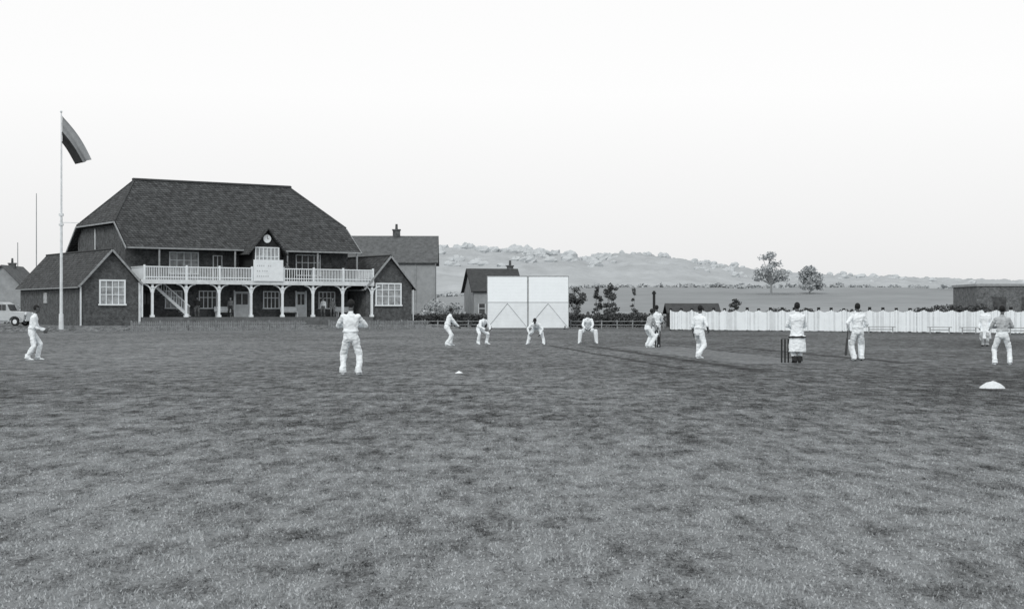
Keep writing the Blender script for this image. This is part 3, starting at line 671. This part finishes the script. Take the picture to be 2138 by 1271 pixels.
    if bat:
        g0,g1=Vector(bat[0]),Vector(bat[1]); d=(g1-g0).normalized(); K_=MB(); K_.tube(g0,g0+d*.3,.016,.017,8,rnd=False)
        u=Vector((1,0,0)) if len(bat)<3 else Vector(bat[2]); u=(u-d*u.dot(d)).normalized(); v=d.cross(u)
        K_.loft([(g0+d*.27,u*.018,v*.015),(g0+d*.33,u*.055,v*.022),(g0+d*.36,u*.072,v*.025),(g0+d*.78,u*.074,v*.038),(g0+d*.86,u*.066,v*.025)],10)
        K_.obj('cricket_bat',['willow'],parent=o)
    sc=H/1.8; o.scale=(sc,)*3; o.location=(x,y,z0); o.rotation_euler[2]=math.radians(yaw); return o
person('cricket_fielder',-3.85,36.6,-4,1.81,feet=((-.19,.02,14),(.19,-.04,-12)),hands=((-.09,.27,1.17),(.09,.27,1.19)),poles=((-1,-.25,-.25),(1,-.25,-.25)),head=6,seed=1)
person('cricket_fielder',-15.0,48,-82,1.76,pel=(0,-.03,.915),lean=9,feet=((-.12,.12,5),(.13,-.15,-15)),hands=((-.1,.34,.98),(.12,.33,.95)),poles=((-.4,-1,-.2),(.4,-1,-.2)),head=8,seed=2)
person('cricket_fielder',-2.82,68.6,-75,1.78,pel=(0,-.1,.88),lean=18,feet=((-.16,.1,5),(.18,-.14,-15)),hands=((-.1,.42,.9),(.12,.42,.88)),poles=((-.4,-1,-.2),(.4,-1,-.2)),head=0,seed=3)
person('cricket_fielder',-1.38,71.5,-140,1.76,pel=(0,-.22,.78),lean=42,feet=((-.26,.0,15),(.26,.0,-15)),hands=((-.16,.38,.72),(.16,.38,.72)),poles=((-1,-.6,0),(1,-.6,0)),head=-30,seed=4)
person('cricket_fielder',1.12,71.5,168,1.76,pel=(0,-.25,.84),lean=74,feet=((-.38,.0,20),(.38,.0,-20)),hands=((-.25,.28,.50),(.25,.28,.50)),poles=((-1,-.3,.2),(1,-.3,.2)),head=10,headyaw=10,seed=5)
person('wicket_keeper',3.66,73.8,176,1.78,pel=(0,-.25,.78),lean=36,feet=((-.40,.0,22),(.40,.0,-22)),hands=((-.14,.36,.74),(.14,.36,.74)),poles=((-1,-.5,0),(1,-.5,0)),head=-25,seed=6,kneeout=.5,pads=True)
person('batsman',5.84,65.4,-60,1.76,pel=(0,-.06,.86),lean=20,feet=((-.16,.03,5),(.16,-.03,-15)),hands=((-.02,.40,.88),(.06,.36,.78)),poles=((-1,-.3,-.2),(1,-.3,-.2)),pads=True,bat=((.0,.42,.98),(.05,.52,.1)),top='flannel2',cap='dark',seed=7)
person('cricket_fielder',6.38,67.6,20,1.82,feet=((-.12,.0,8),(.14,.1,-10)),hands=((-.16,.25,.98),(.16,.25,.98)),poles=((-1,-.4,-.2),(1,-.4,-.2)),seed=8)
person('bowler',6.10,50.0,-42,1.78,pel=(0,0,.89),lean=6,feet=((-.20,.24,5),(.14,-.24,-22)),hands=((-.29,.10,.80),(.24,.18,.92)),poles=((-.5,-1,0),(.8,-1,0)),sleeve=False,headyaw=10,seed=9)
person('cricket_umpire',8.45,45.4,3,1.80,feet=((-.07,.0,10),(.08,.03,-10)),hands=((-.1,.27,1.02),(.1,.27,1.02)),poles=((-1,-.35,-.3),(1,-.35,-.3)),coat='flannel',legs='dark',shoe='shoedark',tied=True,head=4,seed=10)
person('batsman',10.72,47.5,8,1.79,feet=((-.11,.0,10),(.14,.06,-14)),hands=((-.27,.06,.98),(.14,.24,1.02)),poles=((-.9,-.7,0),(1,-.5,-.2)),pads=True,bat=((-.285,.09,1.02),(-.38,.02,.2),(0,1,0)),head=8,shoe='shoedark',seed=11)
person('cricket_umpire',21.0,68.0,150,1.76,feet=((-.09,.0,10),(.09,.03,-10)),hands=((-.24,.1,.85),(.24,.1,.85)),coat='flannel',legs='flannel2',shoe='shoedark',cap='dark',seed=12)
person('cricket_fielder',13.98,43.7,-12,1.70,feet=((-.22,.02,12),(.22,.0,-12)),hands=((-.08,.26,1.14),(.08,.26,1.12)),poles=((-1,-.3,-.3),(1,-.3,-.3)),top='shirt_grey',head=4,seed=13)
def spect(a,b_,yaw,z0,top,legs,seed,**k):
    x=AX+a*math.cos(TH)-b_*math.sin(TH); y=AY+a*math.sin(TH)+b_*math.cos(TH)
    person('spectator',x,y,yaw,1.74,top=top,legs=legs,shoe='shoedark',skin='skinpale',seed=seed,z0=z0,**k)
spect(23.2,.6,190,1.1,'tweed','tweed',21)
spect(22.4,.9,170,1.1,'white2','tweed',22)
spect(10.4,1.0,185,1.1,'dark','tweed',23)
spect(18.6,.5,200,4.22,'tweed','dark',24,cap='dark')
spect(13.3,.6,180,1.1,'tweed','dark',25)
# ---------------------------------------------------------------- sky + light
w=bpy.data.worlds.new('World'); scene.world=w; w.use_nodes=True; N=w.node_tree.nodes; L=w.node_tree.links
bg=N['Background']; EL=math.radians(36); AZ=math.radians(200)
sky=N.new('ShaderNodeTexSky'); sky.sky_type='NISHITA'; sky.sun_disc=False; sky.sun_elevation=EL; sky.sun_rotation=AZ
bw=N.new('ShaderNodeRGBToBW'); L.new(sky.outputs[0],bw.inputs[0])
tc=N.new('ShaderNodeTexCoord'); sp=N.new('ShaderNodeSeparateXYZ'); L.new(tc.outputs['Generated'],sp.inputs[0])
mr=N.new('ShaderNodeMapRange'); mr.inputs[1].default_value=0.0; mr.inputs[2].default_value=0.14; mr.inputs[3].default_value=8.2; mr.inputs[4].default_value=10.2; L.new(sp.outputs['Z'],mr.inputs[0])
mx=N.new('ShaderNodeMix'); mx.data_type='FLOAT'; mx.inputs[0].default_value=0.93; L.new(bw.outputs[0],mx.inputs[2]); L.new(mr.outputs[0],mx.inputs[3])
cc=N.new('ShaderNodeCombineColor')
for i in range(3): L.new(mx.outputs[0],cc.inputs[i])
L.new(cc.outputs[0],bg.inputs['Color']); bg.inputs['Strength'].default_value=0.10
sl=bpy.data.lights.new('sun','SUN'); sl.energy=1.5; sl.angle=math.radians(20); sl.color=(1,.985,.96)
so=bpy.data.objects.new('sun',sl); COL.objects.link(so)
d=Vector((math.sin(AZ)*math.cos(EL),math.cos(AZ)*math.cos(EL),math.sin(EL))); so.rotation_euler=d.to_track_quat('Z','Y').to_euler()
# ---------------------------------------------------------------- camera
cd=bpy.data.cameras.new('camera'); co_=bpy.data.objects.new('camera',cd); COL.objects.link(co_); co_.location=(0,0,1.5); co_.rotation_euler=(math.radians(90),0,0)
cd.sensor_width=36; cd.lens=36*3200/2138; cd.shift_y=16.5/2138; cd.clip_end=8000; cd.clip_start=.1
scene.camera=co_
scene.view_settings.view_transform='Standard'; scene.view_settings.look='None'; scene.view_settings.exposure=0
